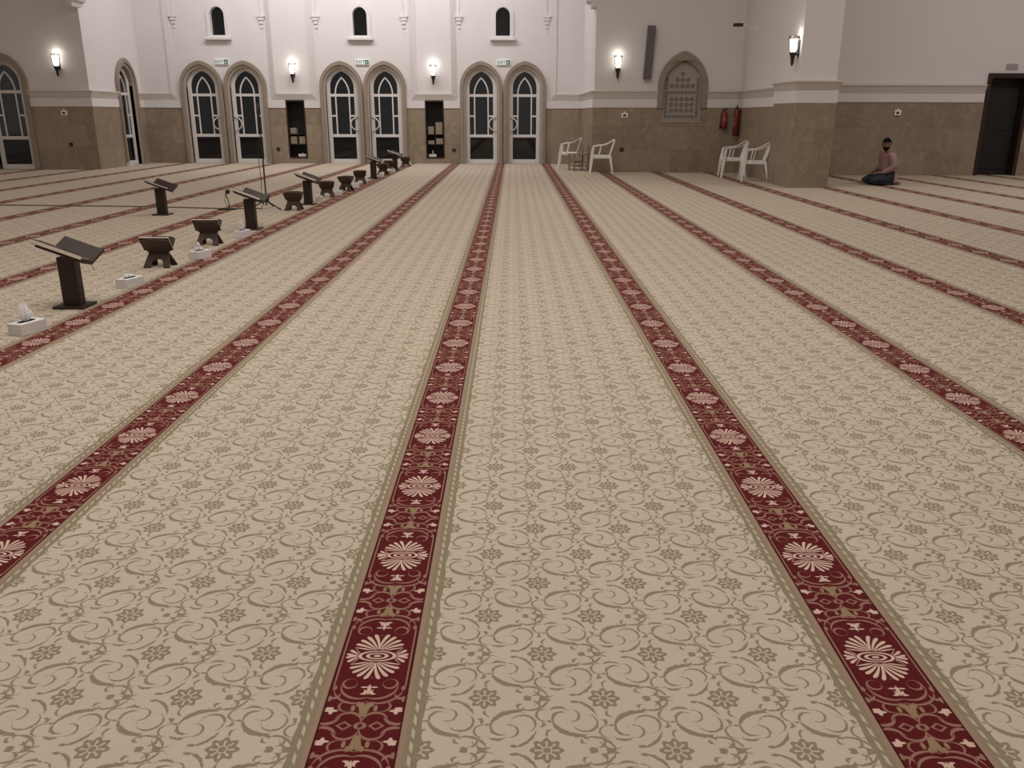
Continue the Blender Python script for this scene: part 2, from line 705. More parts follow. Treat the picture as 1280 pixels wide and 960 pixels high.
# bay side walls, with the tall side window in the left one
CYW = 26.90
ML = Matrix.Translation((XL, 0, 0)) @ Matrix.Rotation(PI/2, 4, 'Z')      # local x -> +Y, local y -> -X
MR = Matrix.Translation((XR, 0, 0)) @ Matrix.Rotation(-PI/2, 4, 'Z')     # local x -> -Y, local y -> +X
bm = NB()
prism(bm, [[(YL+.35, 0), (CYW-.50, 0)] + [(CYW+x, z) for x, z in arch(.50, 2.33, 2.90)][::-1] + [(CYW+.50, 0), (YB+.3, 0), (YB+.3, ZC), (YL+.35, ZC)]], 0, .4, ML)
ws = structure('wall_bay_left', bm, WHITE, 'white side wall at the left end of the bright bay')
bm = NB()
for a, b in ((YL, CYW-.66), (CYW+.66, YB)):
    prism(bm, [rect(a, b, 0, ZW)], -.025, .01, ML)
obj('wainscot', bm, STONE, ws)
bm = NB()
prism(bm, [rect(-YB-.3, -YR-.35, 0, ZC)], 0, .5, MR)
ws = structure('wall_bay_right', bm, WHITE, 'white side wall at the right end of the bright bay')
bm = NB()
prism(bm, [rect(-YB, -YR, 0, ZW)], -.025, .01, MR)
obj('wainscot', bm, STONE, ws)

# left aisle wall with an arched glazed door, right aisle wall with a niche, side wall, pillar, right wall
CXW = -14.10
bm = NB()
prism(bm, [[(-20, 0), (CXW-.50, 0)] + [(CXW+x, z) for x, z in arch(.50, 2.33, 2.90)][::-1] + [(CXW+.50, 0), (XL, 0), (XL, ZC), (-20, ZC)]], YL, YL+.35)
ws = structure('wall_front_left', bm, WHITE, 'dim plaster wall at far left with an arched glazed door')
bm = NB()
prism(bm, [rect(-20, CXW-.66, 0, ZW)], YL-.025, YL+.01)
prism(bm, [rect(CXW+.66, XL+.025, 0, ZW)], YL-.025, YL+.01)
obj('wainscot', bm, STONE, ws)
NX = 4.58
nich = [(NX-.53, 1.36), (NX+.53, 1.36)] + [(NX+x, z) for x, z in arch(.53, 2.25, 2.92)]
bm = NB()
prism(bm, [rect(XR, XS+.3, 0, ZC), nich], YR, YR+.3)
box(bm, XR, XS+.3, YR+.3, YR+.35, 0, ZC)
ws = structure('wall_front_right', bm, WHITE, 'dim plaster wall right of the bright bay, with an arched lattice niche')
bm = NB()
prism(bm, [[(XR-.025, 0), (XS, 0), (XS, ZW), (NX+.66, ZW), (NX+.53, ZW), (NX+.53, 1.36), (NX-.53, 1.36), (NX-.53, ZW), (XR-.025, ZW)]], YR-.025, YR+.01)
obj('wainscot', bm, STONE, ws)
MS = Matrix.Translation((XS, 0, 0)) @ Matrix.Rotation(-PI/2, 4, 'Z')
bm = NB()
box(bm, XS, XS+.55, 20.0, YR+.3, 0, ZC)
ws = structure('wall_side', bm, WHITE, 'white wall running toward the viewer behind the two chairs')
bm = NB()
prism(bm, [rect(-YR, -20.0, 0, ZW)], -.025, .01, MS)
obj('wainscot', bm, STONE, ws)
PX0, PX1, PY0, PY1 = 5.98, 6.86, 18.72, 20.25
bm = NB()
box(bm, PX0+.04, PX1-.04, PY0+.04, PY1, ZW, ZC)
pl = structure('wall_pillar', bm, WHITE, 'thick square pillar standing right of the two chairs')
bm = NB()
box(bm, PX0, PX1, PY0, PY1, 0, ZW+.06)
obj('wainscot', bm, STONE, pl)
DXL = 12.20
bm = NB()
prism(bm, [[(PX1-.2, 0), (DXL, 0), (DXL, 2.55), (DXL+1.12, 2.55), (DXL+1.12, 0), (20, 0), (20, ZC), (PX1-.2, ZC)]], YRR, YRR+.35)
ws = structure('wall_front_far_right', bm, WHITE, 'white wall behind the kneeling man, marble below')
bm = NB()
prism(bm, [rect(PX1-.2, DXL, 0, 1.84)], YRR-.025, YRR+.01)
prism(bm, [rect(DXL+1.12, 20, 0, 1.84)], YRR-.025, YRR+.01)
obj('wainscot', bm, STONE, ws)

# big arch in front of the bay (its springing shows at the top of the picture)
bm = NB()
st = [(XL, 4.22), (XL+.12, 4.22), (XL+.14, 4.32), (XL+.24, 4.36), (XL+.27, 4.48), (XL+.40, 4.54), (XL+.44, 4.68), (XL+.58, 4.78)]
W2 = (XR-XL)/2
cxb = (XR+XL)/2
arcp = []
x1, z1 = st[-1]
for i in range(1, 15):
    t = i/15
    arcp.append((x1 + (cxb-x1)*t, z1 + (8.3-z1)*math.sin(t*PI/2)))
left = st + arcp
right = [(2*cxb-x, z) for x, z in left[::-1]]
prism(bm, [[(XL, ZC)] + left + [(cxb, 8.35)] + right + [(XR, ZC)]], YR+.02, YL)
structure('wall_arch', bm, WHITE, 'wide arch with stepped springers in front of the bright bay')

# string course: white band, cove moulding
def profile(z0, zb, zt):
    return ([(0, z0), (.045, z0), (.05, zb-.005), (.02, zb), (0, zb)],
            [(0, zb+.005), (.03, zb+.005), (.035, zb+.02), (.10, zt-.035), (.12, zt-.03), (.12, zt), (0, zt+.01)])


PB, PC = profile(ZW, ZB, ZT)
tn = [0]


def trim(paths, prof, m, lab):
    tn[0] += 1
    bm = NB()
    for q in paths:
        sweep(bm, q, prof)
    structure('trim_%d' % tn[0], bm, m, lab)


lb = []
pathL = [(-20, YL), (CXW-.66, YL)]
pathL2 = [(CXW+.66, YL), (XL, YL), (XL, CYW-.66)]
bs_ = []
for i, (a, b) in enumerate(spans):
    cs = [c for c in CABS if a < c < b]
    s = (XL, CYW+.66) if i == 0 else None
    if i == 0:
        bs_.append([s, (XL, YB), (b, YB)])
    elif cs:
        bs_.append([(a, YB), (cs[0]-.30, YB)])
        bs_.append([(cs[0]+.30, YB), (b, YB)])
    else:
        bs_.append([(a, YB), (XR, YB), (XR, YR), (NX-.66, YR)])
trim([pathL, pathL2] + bs_ + [[(NX+.66, YR), (XS, YR), (XS, PY1)]], PB, WHITE, 'white plaster band running just above the marble wainscot')
trim([pathL, pathL2, [(XL, CYW+.66), (XL, YB)], [(XR, YB), (XR, YR), (NX-.66, YR)], [(NX+.66, YR), (XS, YR), (XS, PY1)]], PC, BAND,
     'coved moulding in shade-toned plaster above the white band')
PB2, PC2 = profile(ZW+.06, 2.02, 2.21)
pp = [(PX0+.04, PY1+.05), (PX0+.04, PY0+.04), (PX1-.04, PY0+.04), (PX1-.04, PY1+.05)]
trim([pp], PB2, WHITE, 'white plaster band around the pillar')
trim([pp], PC2, BAND, 'coved moulding in shade-toned plaster around the pillar')
PB3, PC3 = profile(1.84, 2.06, 2.27)
trim([[(PX1-.1, YRR), (DXL-.03, YRR)], [(DXL+1.15, YRR), (20, YRR)]], PB3, WHITE, 'white plaster band on the wall behind the kneeling man')
trim([[(PX1-.1, YRR), (DXL-.03, YRR)], [(DXL+1.15, YRR), (20, YRR)]], PC3, BAND, 'coved moulding in shade-toned plaster on the wall behind the kneeling man')


# ------------------------------------------------------------ arched glazed doors
def make_door(nm, label, loc, rz, handle):
    r = thing(nm, label, 'door', loc, rz, kind='structure')
    bm = NB()
    o = door_loop(.67, 0, 2.33, 3.11)
    i = door_loop(.565, 0, 2.33, 2.98)
    n = len(o)
    prism(bm, [[o[0]] + [i[0]] + i[1:1] + i[:1:-1][::-1][::-1][0:0] + []], 0, 0) if False else None
    # ring open at the floor: outer path then inner path reversed
    ring = [o[0]] + o[:1:-1] + [o[1]] + [i[1]] + i[2:] + [i[0]]
    prism(bm, [ring], -.10, .0)
    obj('arch_surround', bm, SURR, r, bevel=.012, label='brown stone outer arch band')
    i2 = door_loop(.50, 0, 2.33, 2.90)
    ring = [i[0]] + i[:1:-1] + [i[1]] + [i2[1]] + i2[2:] + [i2[0]]
    bm = NB()
    prism(bm, [ring], -.045, .02)
    # the reveal
    i3 = door_loop(.502, 0, 2.33, 2.903)
    prism(bm, [[i3[0]] + i3[:1:-1] + [i3[1]] + [i2[1]] + i2[2:] + [i2[0]]], .02, .30)
    obj('arch_lining', bm, SURR2, r, label='stone inner arch band toned lighter for light on its bevel')
    fo = door_loop(.50, 0, 2.33, 2.90)
    bm = NB()
    up = [(-.375, .90), (.375, .90)] + arch(.375, 2.33, 2.80)
    prism(bm, [fo, rect(-.375, .375, .13, .81), up], .10, .17)
    fr = obj('door_frame', bm, FRAMEW, r, bevel=.006)
    bm = NB()
    box(bm, -.375, .375, .11, .15, 2.05, 2.13)
    for s in (-1, 1):
        box(bm, s*.215-.02, s*.215+.02, .11, .15, .90, 2.05)
        box(bm, min(s*.235, s*.375), max(s*.235, s*.375), .11, .15, 1.44, 1.49)
    ao = arch(.238, 2.13, 2.64)
    ai = arch(.198, 2.13, 2.59)
    prism(bm, [ao + ai[::-1]], .11, .15)
    obj('glazing_bars', bm, FRAMEW, r)
    bm = NB()
    gl = [(-.38, .12), (.38, .12)] + arch(.38, 2.33, 2.81)
    prism(bm, [gl], .135, .142)
    obj('glass', bm, GLASS, r)
    if handle:
        bm = NB()
        pts = [(handle*(.44 - .20*math.sin(PI*k/14)), .10 - .055*math.sin(PI*min(1, max(0, k/14))), 1.22 + .19*math.cos(PI*k/14)) for k in range(15)]
        tube(bm, pts, .019, 8)
        box(bm, handle*.44-.02, handle*.44+.02, .055, .11, .98, 1.02)
        box(bm, handle*.44-.02, handle*.44+.02, .055, .11, 1.42, 1.46)
        obj('door_handle', bm, FRAMEW, r, smooth=True, label='curved white pull handle')
    return r


n = 0
where = ['far left pair', 'middle pair', 'right-hand pair']
for k, c in enumerate(PAIRS):
    for s in (-1, 1):
        n += 1
        make_door('door_%d' % n, 'arched white glazed door, %s one of the %s in the bright wall' % ('left' if s < 0 else 'right', where[k]),
                  (c+s*DX, YB, 0), 0, -s)
make_door('door_7', 'narrow-looking arched glazed door seen edge-on in the side wall', (XL, CYW, 0), PI/2, 0)
make_door('door_8', 'arched glazed door cut by the left edge of the picture', (CXW, YL, 0), 0, 0)

# dark doorway at far right
r = thing('door_9', 'dark wooden doorway standing at the far right edge', 'door', (DXL+.56, YRR, 0), kind='structure')
bm = NB()
prism(bm, [[(-.56, 0), (-.56, 2.55), (.56, 2.55), (.56, 0), (.46, 0), (.46, 2.43), (-.46, 2.43), (-.46, 0)]], -.05, .35)
obj('door_frame', bm, WOOD, r, bevel=.005)
bm = NB()
box(bm, -.46, .46, .26, .31, 0, 2.43)
for (a, b) in ((.15, 1.0), (1.15, 2.25)):
    box(bm, -.34, .34, .245, .27, a, b)
obj('door_leaf', bm, DARKIN, r, bevel=.005)

# upper windows
for k, c in enumerate(PAIRS):
    r = thing('window_%d' % (k+1), 'small arched window high above the %s of doors' % where[k], 'window', (c, YB, 0), kind='structure')
    bm = NB()
    o = door_loop(.33, 3.78, 4.42, 4.78, n=8)
    i = door_loop(.22, 3.84, 4.42, 4.66, n=8)
    prism(bm, [o, i], -.04, .0)
    obj('window_frame', bm, WHITE, r, bevel=.02)
    bm = NB()
    box(bm, -.40, .40, -.13, .0, 3.70, 3.785)
    obj('window_sill', bm, WHITE, r, bevel=.015)
    bm = NB()
    prism(bm, [door_loop(.225, 3.83, 4.42, 4.67, n=8)], .16, .17)
    obj('glass', bm, GLASS, r)

# plaster corbels and thin ribs beside each pair of doors
bm = NB()
for c in PAIRS:
    for s in (-1, 1):
        x = c + s*1.36
        for (hw, dp, a, b) in ((.12, .07, 4.36, 4.42), (.09, .05, 4.27, 4.36), (.06, .035, 4.17, 4.25), (.04, .025, 4.04, 4.12), (.02, .012, 3.86, 3.98)):
            box(bm, x-hw, x+hw, YB-dp, YB, a, b)
        pts = [(x - s*1.34*(1-math.cos(PI/2*t/12)), YB-.01, 4.42 + 2.6*math.sin(PI/2*t/12)) for t in range(13)]
        tube(bm, pts, .016, 6)
o = obj('corbels_and_ribs', bm, WHITE, wb)

# outside ground seen through the glass
bm = NB()
box(bm, -40, 30, 30, 70, -.2, -.05)
structure('floor_outside', bm, mat('dark_paving', (.05, .05, .055), .7, .2, 2), 'dark paving outside the glazed doors')


# ------------------------------------------------------------ lattice niche
r = thing('lattice_panel', 'carved stone lattice panel set in the arched niche on the right', 'panel', (NX, YR, 0))
bm = NB()
o = [(-.67, ZW-.02), (.67, ZW-.02)] + arch(.67, 2.25, 3.14)
i = [(-.51, ZW-.02), (.51, ZW-.02)] + arch(.51, 2.25, 2.88)
prism(bm, [[o[0]] + o[:1:-1] + [o[1]] + [i[1]] + i[2:] + [i[0]]], -.09, 0)
obj('arch_surround', bm, SURR, r, bevel=.02)
bm = NB()
holes = []
def motif_at(cx, cz, s):
    for k in range(6):
        a = 2*PI*k/6
        q = (cx+s*math.cos(a), cz+s*math.sin(a))
        holes.append([(q[0]+s*.42*math.cos(2*PI*j/6), q[1]+s*.42*math.sin(2*PI*j/6)) for j in range(6)])
    holes.append([(cx+s*.3*math.cos(2*PI*j/6), cz+s*.3*math.sin(2*PI*j/6)) for j in range(6)])
for ix in range(-4, 5):
    for zz in (1.47, 2.09):
        motif_at(ix*.105, zz, .034)
for iz in range(1, 10):
    for sx in (-4, 4):
        zz = 1.47 + iz*.105
        if abs(zz-2.09) > .09 and zz < 2.42:
            motif_at(sx*.105, zz, .034)
for ix in range(-2, 3):
    for iz in range(0, 3):
        motif_at(ix*.14, 1.63+iz*.145, .042)
for ix, iz in ((-2, 0), (-1, 0), (0, 0), (1, 0), (2, 0), (-1, 1), (0, 1), (1, 1), (0, 2)):
    motif_at(ix*.14, 2.26+iz*.15, .042)
prism(bm, [[(-.528, 1.37), (.528, 1.37)] + arch(.528, 2.25, 2.917)] + holes, .02, .06)
obj('lattice', bm, mat('lattice_stone', (.36, .32, .28), .7, .08, 9), r)
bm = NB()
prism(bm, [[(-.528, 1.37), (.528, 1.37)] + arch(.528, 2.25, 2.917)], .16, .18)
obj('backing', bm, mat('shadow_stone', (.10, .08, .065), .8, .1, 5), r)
bm = NB()
box(bm, -.56, .56, -.045, .015, 1.32, 1.365)
obj('sill', bm, SURR2, r, bevel=.008)


# ------------------------------------------------------------ wall sconces
GLOW = mat('glowing_glass', (.9, .88, .8), .3, 0, 5, emit=(1, .95, .84), es=3.2)


def make_sconce(label, loc, rz):
    r = thing('wall_sconce', label, 'wall lamp', loc, rz, 'torch-shaped wall lamps')
    bm = NB()
    box(bm, -.05, .05, -.02, 0, -.16, .18)
    tube(bm, [(0, -.01, -.1), (0, -.10, -.12)], .014)
    obj('wall_plate', bm, BLACKM, r, bevel=.004)
    bm = NB()
    lathe(bm, [(.012, -.34), (.03, -.30), (.045, -.18), (.07, -.10), (.078, -.09), (.078, -.07), (.06, -.065)], 8, (0, -.12, 0))
    obj('base_cone', bm, BLACKM, r)
    bm = NB()
    lathe(bm, [(.05, -.07), (.075, 0), (.085, .12), (.088, .19), (.03, .20)], 12, (0, -.12, 0))
    obj('lamp_glass', bm, GLOW, r, smooth=True)
    bm = NB()
    for k in range(6):
        a = 2*PI*k/6 + PI/6
        c, s = math.cos(a), math.sin(a)
        c2, s2 = math.cos(a+PI/6), math.sin(a+PI/6)
        tube(bm, [(.062*c, -.12+.062*s, -.08), (.10*c, -.12+.10*s, .08), (.115*c, -.12+.115*s, .20)], .006, 5)
        tube(bm, [(.115*c, -.12+.115*s, .20), (.10*c2, -.12+.10*s2, .255), (.115*math.cos(a+PI/3), -.12+.115*math.sin(a+PI/3), .20)], .008, 5)
    obj('cage', bm, BLACKM, r)
    l = bpy.data.lights.new('sconce_light', 'POINT')
    l.energy = 1.6
    l.color = (1, .93, .82)
    l.shadow_soft_size = .03
    lo = bpy.data.objects.new('sconce_light', l)
    COL.objects.link(lo)
    lo.parent = r
    lo.location = (0, -.12, .27)
    return r


make_sconce('lit torch-shaped wall lamp above the left dark bookcase', (-6.90, YB-.04, 2.78), 0)
make_sconce('lit torch-shaped wall lamp above the right dark bookcase', (-2.50, YB-.04, 2.74), 0)
make_sconce('lit torch-shaped wall lamp left of the long grey speaker', (2.80, YR, 2.77), 0)
make_sconce('lit torch-shaped wall lamp on the dim wall at far left', (-12.50, YL, 2.82), 0)
make_sconce('lit torch-shaped wall lamp on the pillar, seen half from the side', (PX0+.04, 18.95, 2.84), -PI/2)


# ------------------------------------------------------------ exit signs
def text_mesh(s, size, m, parent, loc, name='lettering', depth=.002):
    cu = bpy.data.curves.new(name, 'FONT')
    cu.body = s
    cu.size = size
    cu.extrude = depth
    cu.align_x = 'CENTER'
    cu.align_y = 'CENTER'
    t = bpy.data.objects.new(name, cu)
    COL.objects.link(t)
    dg = bpy.context.evaluated_depsgraph_get()
    me = bpy.data.meshes.new_from_object(t.evaluated_get(dg))
    bpy.data.objects.remove(t)
    o = bpy.data.objects.new(name, me)
    me.materials.clear()
    me.materials.append(m)
    COL.objects.link(o)
    o.parent = parent
    o.location = loc
    o.rotation_euler = (PI/2, 0, 0)
    return o


GREEN = mat('sign_green', (.02, .14, .09), .5, 0, 5)
SIGNW = mat('sign_white', (.8, .84, .8), .4, 0, 5, emit=(.8, 1, .9), es=.12)
for k, c in enumerate(PAIRS):
    r = thing('exit_sign', 'small green and white exit sign above the %s of doors' % where[k], 'sign', (c+.02, YB, 3.07), group='exit signs')
    r.scale = (.9, .9, .9)
    bm = NB()
    box(bm, -.24, .24, -.06, 0, -.085, .085)
    obj('sign_box', bm, SIGNW, r, bevel=.008)
    text_mesh('EXIT', .15, GREEN, r, (-.065, -.062, 0))
    bm = NB()
    box(bm, .10, .225, -.063, -.06, -.07, .07)
    obj('pictogram_field', bm, GREEN, r)
    bm = NB()
    tube(bm, [(.165, -.066, .045), (.165, -.066, .046)], .014, 8)
    tube(bm, [(.163, -.066, .03), (.158, -.066, -.005)], .013, 6)
    tube(bm, [(.158, -.066, -.005), (.178, -.066, -.03), (.172, -.066, -.06)], .008, 6)
    tube(bm, [(.158, -.066, -.005), (.145, -.066, -.035), (.125, -.066, -.04)], .008, 6)
    tube(bm, [(.163, -.066, .025), (.188, -.066, .008)], .006, 6)
    tube(bm, [(.163, -.066, .025), (.140, -.066, .005)], .006, 6)
    obj('running_figure', bm, SIGNW, r)


# ------------------------------------------------------------ bookcases with books
bookcols = [(.30, .22, .15), (.22, .17, .12), (.36, .29, .2), (.17, .12, .09), (.27, .2, .13)]
BM = [mat('book_cover_%s' % n_, c, .6, .1, 12) for n_, c in zip(('tan', 'brown', 'cream', 'umber', 'ochre'), bookcols)]


def lying_book(name, w_, d_, h_, cover, parent=None):
    bm = NB()
    box(bm, -w_/2, w_/2, -d_/2, d_/2, 0, .004)
    box(bm, -w_/2, w_/2, -d_/2, d_/2, h_-.004, h_)
    box(bm, -w_/2, -w_/2+.004, -d_/2, d_/2, 0, h_)
    o = obj(name, bm, cover)
    bm = NB()
    box(bm, -w_/2+.004, w_/2-.006, -d_/2+.006, d_/2-.006, .004, h_-.004)
    obj('pages', bm, DULLPAGES, o)
    return o


def bookcase(c, label, stacks, where_):
    r = thing('bookcase', label, 'bookcase', (c, YB, 0))
    bm = NB()
    prism(bm, [rect(-.295, .295, .165, 1.93), rect(-.262, .262, .20, 1.90)], -.04, .34)
    obj('carcass', bm, WOOD, r)
    bm = NB()
    box(bm, -.262, .262, .32, .335, .20, 1.90)
    obj('back_panel', bm, DARKIN, r)
    for z in (.58, .89):
        bm = NB()
        box(bm, -.262, .262, 0.0, .32, z, z+.025)
        obj('shelf', bm, WOOD, r)
    bm = NB()
    box(bm, -.012, .012, .03, .30, .605, .89)
    obj('divider', bm, WOOD, r)
    for (dx, z, n_, wd) in stacks:
        zz = z
        side = 'left' if dx < 0 else 'right'
        for q in range(n_):
            h_ = .048 + .012*((q*7+int(z*10)) % 3)
            b = lying_book('book', wd, .24, h_, BM[(q+int(z*10)) % 5])
            tag(b, '%s book of the %s stack, %s shelf, %s bookcase' %
                ('bottom' if q == 0 else 'top' if q == n_-1 else 'inner', side, 'upper' if z > .8 else 'lower', where_), 'book',
                'books of the %s stack, %s shelf, %s bookcase' % (side, 'upper' if z > .8 else 'lower', where_))
            b.location = (c+dx, YB+.15, zz)
            b.rotation_euler = (0, 0, 0)
            zz += h_+.0005
    return r


bookcase(CABS[0], 'tall dark wooden bookcase built into the wall between the left and middle door pairs',
         [(-.13, .9155, 3, .20), (-.13, .6055, 4, .20), (.14, .6055, 4, .20)], 'left')
bookcase(CABS[1], 'tall dark wooden bookcase built into the wall between the middle and right door pairs',
         [(-.13, .9155, 4, .19), (.13, .9155, 6, .22), (-.13, .6055, 2, .20), (.14, .6055, 3, .22)], 'right')


# ------------------------------------------------------------ tissue boxes
def tissue_box(w_=.125, d_=.225, h_=.085, puff=.10, seed=1):
    rnd = random.Random(seed)
    bm = NB()
    box(bm, -w_/2, w_/2, -d_/2, d_/2, 0, h_)
    o = obj('tissue_box', bm, CARD, bevel=.004)
    bm = NB()
    n_ = 9
    rows = []
    for j in range(6):
        t = j/5
        ring = []
        for k in range(n_*2):
            a = 2*PI*k/(n_*2)
            rr = (.010 + .019*math.sin(PI*min(1, t*1.15))*(1 - .35*t)) * (1.45 if k % 2 else .6) * (1 + .25*rnd.random())
            ring.append(bm.verts.new((rr*math.cos(a)*.55 + t*.012*math.sin(t*4+seed), rr*math.sin(a)*1.35 + t*.02*math.cos(seed), h_ - .002 + puff*t*(1 + .25*math.cos(a+seed)*(t > .5)))))
        rows.append(ring)
    for a, b in zip(rows, rows[1:]):
        for k in range(len(a)):
            bm.faces.new((a[k], a[(k+1) % len(a)], b[(k+1) % len(a)], b[k]))
    bm.faces.new(rows[-1])
    obj('tissue', bm, PAPER, o)
    bm = NB()
    pts = [(.030*math.cos(2*PI*k/20), .075*math.sin(2*PI*k/20)) for k in range(20)]
    vs = [bm.verts.new((x, y, h_+.0012)) for x, y in pts]
    bm.faces.new(vs)
    for v in list(vs):
        pass
    bmesh.ops.solidify(bm, geom=bm.faces[:], thickness=.0008)
    obj('slot_film', bm, PAPER, o)
    return o


tb = [(-3.49, 5.86, -.30, .13, 1, 'white tissue box nearest the viewer at the left picture edge'),
      (-3.49, 7.56, -.30, .05, 2, 'white tissue box between the nearest tall lectern and the first folding bookrest'),
      (-3.42, 9.16, -.35, .08, 3, 'white tissue box between the first and second folding bookrests'),
      (-3.48, 10.85, -.15, .12, 4, 'white tissue box just before the second tall lectern of the front row'),
      (-3.52, 15.55, .2, .03, 5, 'white tissue box left of the fourth folding bookrest from the viewer'),
      (-3.42, 16.75, .1, .03, 6, 'white tissue box beside the fifth folding bookrest from the viewer'),
      (-3.40, 18.6, .1, .03, 7, 'white tissue box before the sixth folding bookrest from the viewer'),
      (-3.34, 21.9, .1, .04, 8, 'white tissue box by the lectern second from the doors'),
      (-3.28, 23.6, .1, .04, 9, 'white tissue box before the lectern nearest the doors'),
      (-3.22, 26.9, .1, .08, 10, 'white tissue box nearest the doors at the end of the row')]
for x, y, rz, pf, sd, lab in tb:
    o = tissue_box(puff=pf, seed=sd)
    o.location = (x, y, 0)
    o.rotation_euler = (0, 0, rz)
    tag(o, lab, 'tissue box', 'tissue boxes along the row of bookrests')
o = tissue_box(puff=.03, seed=11, w_=.24, d_=.12, h_=.08)
o.location = (CABS[0]+.09, YB+.12, .205)
tag(o, 'white tissue box on the bottom shelf of the left bookcase', 'tissue box')
o = tissue_box(puff=.11, seed=12, w_=.24, d_=.12, h_=.08)
o.location = (CABS[1]-.10, YB+.12, .205)
tag(o, 'white tissue box with raised tissue on the bottom shelf of the right bookcase', 'tissue box')
o = tissue_box(puff=.05, seed=14, w_=.12, d_=.12, h_=.10)
o.location = (XL+.10, CYW-.62, 0)
tag(o, 'small white tissue box at the foot of the edge-on arched door', 'tissue box')


# ------------------------------------------------------------ tall lecterns
def make_lectern(label, loc, rz, s=1.0, group='tall wooden lecterns'):
    """reader sits on the +x side; the V-shaped cradle slopes down toward +x"""
    r = thing('lectern', label, 'lectern', loc, rz, group)
    bm = NB()
    box(bm, -.145, .145, -.135, .135, 0, .024)
    obj('base', bm, WOOD, r, bevel=.004)
    bm = NB()
    box(bm, -.082, .082, -.050, .050, .024, .47)
    obj('column', bm, WOOD, r, bevel=.004)
    T = Matrix.Translation((.01, .02, .475)) @ Matrix.Rotation(math.radians(20), 4, 'Y')
    # near leaf rises toward the viewer, far leaf rises away
    for sgn, nm, ang in ((-1, 'cradle_leaf', 14), (1, 'cradle_leaf', 27)):
        L = T @ Matrix.Rotation(math.radians(sgn*ang), 4, 'X')
        bm = NB()
        x0, x1 = (-.225, .215) if sgn < 0 else (-.165, .215)
        if sgn < 0:
            box(bm, x0, x1, -.20, .0, -.012, .006, L)
        else:
            box(bm, x0, x1, .0, .225, -.012, .006, L)
        obj(nm, bm, WOOD, r, bevel=.003)
        bm = NB()
        if sgn < 0:
            box(bm, x1-.018, x1, -.20, .0, .006, .028, L)
        else:
            box(bm, x1-.018, x1, .0, .225, .006, .030, L)
        obj('ledge', bm, WOOD, r, bevel=.003)
    r.scale = (.87, .87, .87)
    return r


def book_for_lectern(loc, rz, lab, thick=.03):
    T = Matrix.Translation((.01, .02, .475)) @ Matrix.Rotation(math.radians(20), 4, 'Y') @ Matrix.Rotation(math.radians(-14), 4, 'X')
    t = thing('closed_book', lab, 'book', loc, rz, 'books resting on the tall lecterns')
    bm = NB()
    box(bm, -.265, .19, -.205, -.02, .008, .012, T)
    box(bm, -.265, .19, -.205, -.02, .012+thick, .016+thick, T)
    box(bm, -.265, .19, -.022, -.018, .008, .016+thick, T)
    obj('cover', bm, WOOD, t)
    bm = NB()
    box(bm, -.262, .188, -.207, -.024, .0125, .0115+thick, T)
    obj('pages', bm, PAGES, t)
    bm = NB()
    a = T @ Vector((.20, -.10, .02))
    pts = [a, a+Vector((.035, -.01, -.01)), a+Vector((.05, -.015, -.05)), a+Vector((.055, -.01, -.09))]
    tube(bm, pts, .003, 5)
    obj('ribbon', bm, BLACKM, t)
    t.scale = (.87, .87, .87)
    return t


lects = [(-3.58, 6.72, 0, 'tall dark wooden lectern nearest the viewer at the left', 'closed book with pale page edges on the lectern nearest the viewer', .032),
         (-5.48, 13.3, 0, 'tall dark wooden lectern standing alone behind the row', 'thin book on the lectern standing alone behind the row', .016),
         (-3.58, 11.6, 0, 'tall dark lectern directly in front of the tall microphone stand', 'book with pale edges on the lectern in front of the tall microphone stand', .03),
         (-3.58, 14.95, 0, 'tall dark lectern right of the tall microphone stand', 'book on the lectern right of the tall microphone stand', .034),
         (-3.44, 21.3, 0, 'second tall lectern of the row counted from the doors', 'book on the second lectern from the doors', .02),
         (-3.34, 24.5, 0, 'tall lectern nearest the doors, in front of the right door of the middle pair', 'pale-edged book on the lectern nearest the doors', .03)]
for x, y, rz, lab, bl, th in lects:
    make_lectern(lab, (x, y, 0), rz)
    book_for_lectern((x, y, 0), rz, bl, th)


# ------------------------------------------------------------ folding bookrests
def make_rest(label, loc, rz, sc=1.0, m=WOOD2):
    r = thing('folding_bookrest', label, 'bookrest', loc, rz, 'low folding wooden bookrests')
    L = .29
    for sgn in (-1, 1):
        # board in its own plane: x along the valley, z along the slope, origin at the hinge
        up = [(-L/2, .05), (-.10, .0), (.10, .0), (L/2, .05), (L/2+.005, .165)]
        out = [(-.100, .0), (-.135, -.175), (-.070, -.175), (-.055, -.105), (-.02, -.075), (.02, -.075), (.055, -.105), (.070, -.175), (.135, -.175), (.100, .0)]
        top = [(L/2*.92, .06), (L/2, .16)] + [(L/2*math.cos(PI*k/10)*.98, .165+.018*math.sin(PI*k/10)) for k in range(1, 10)] + [(-L/2, .16), (-L/2*.92, .06)]
        bm = NB()
        MX = Matrix.Translation((0, 0, .146)) @ Matrix.Rotation(math.radians(sgn*36), 4, 'X')
        prism(bm, [out + top], -.009, .009, MX)
        o = obj('board', bm, m, r, bevel=.002)
    r.scale = (sc, sc, sc)
    return r


def thin_book(loc, rz, lab, closed=False):
    t = thing('thin_book', lab, 'book', loc, rz, 'thin books on the folding bookrests')
    # one thin book leaning on the upper half nearer the viewer
    MX = Matrix.Translation((0, 0, .146)) @ Matrix.Rotation(math.radians(36), 4, 'X')
    bm = NB()
    box(bm, -.150, .150, .011, .014, .022, .187, MX)
    box(bm, -.150, .150, .026, .029, .022, .187, MX)
    box(bm, -.150, .150, .011, .029, .019, .022, MX)
    obj('cover', bm, WOOD, t)
    bm = NB()
    box(bm, -.147, .149, .014, .026, .022, .189, MX)
    obj('pages', bm, PAGES, t)
    return t


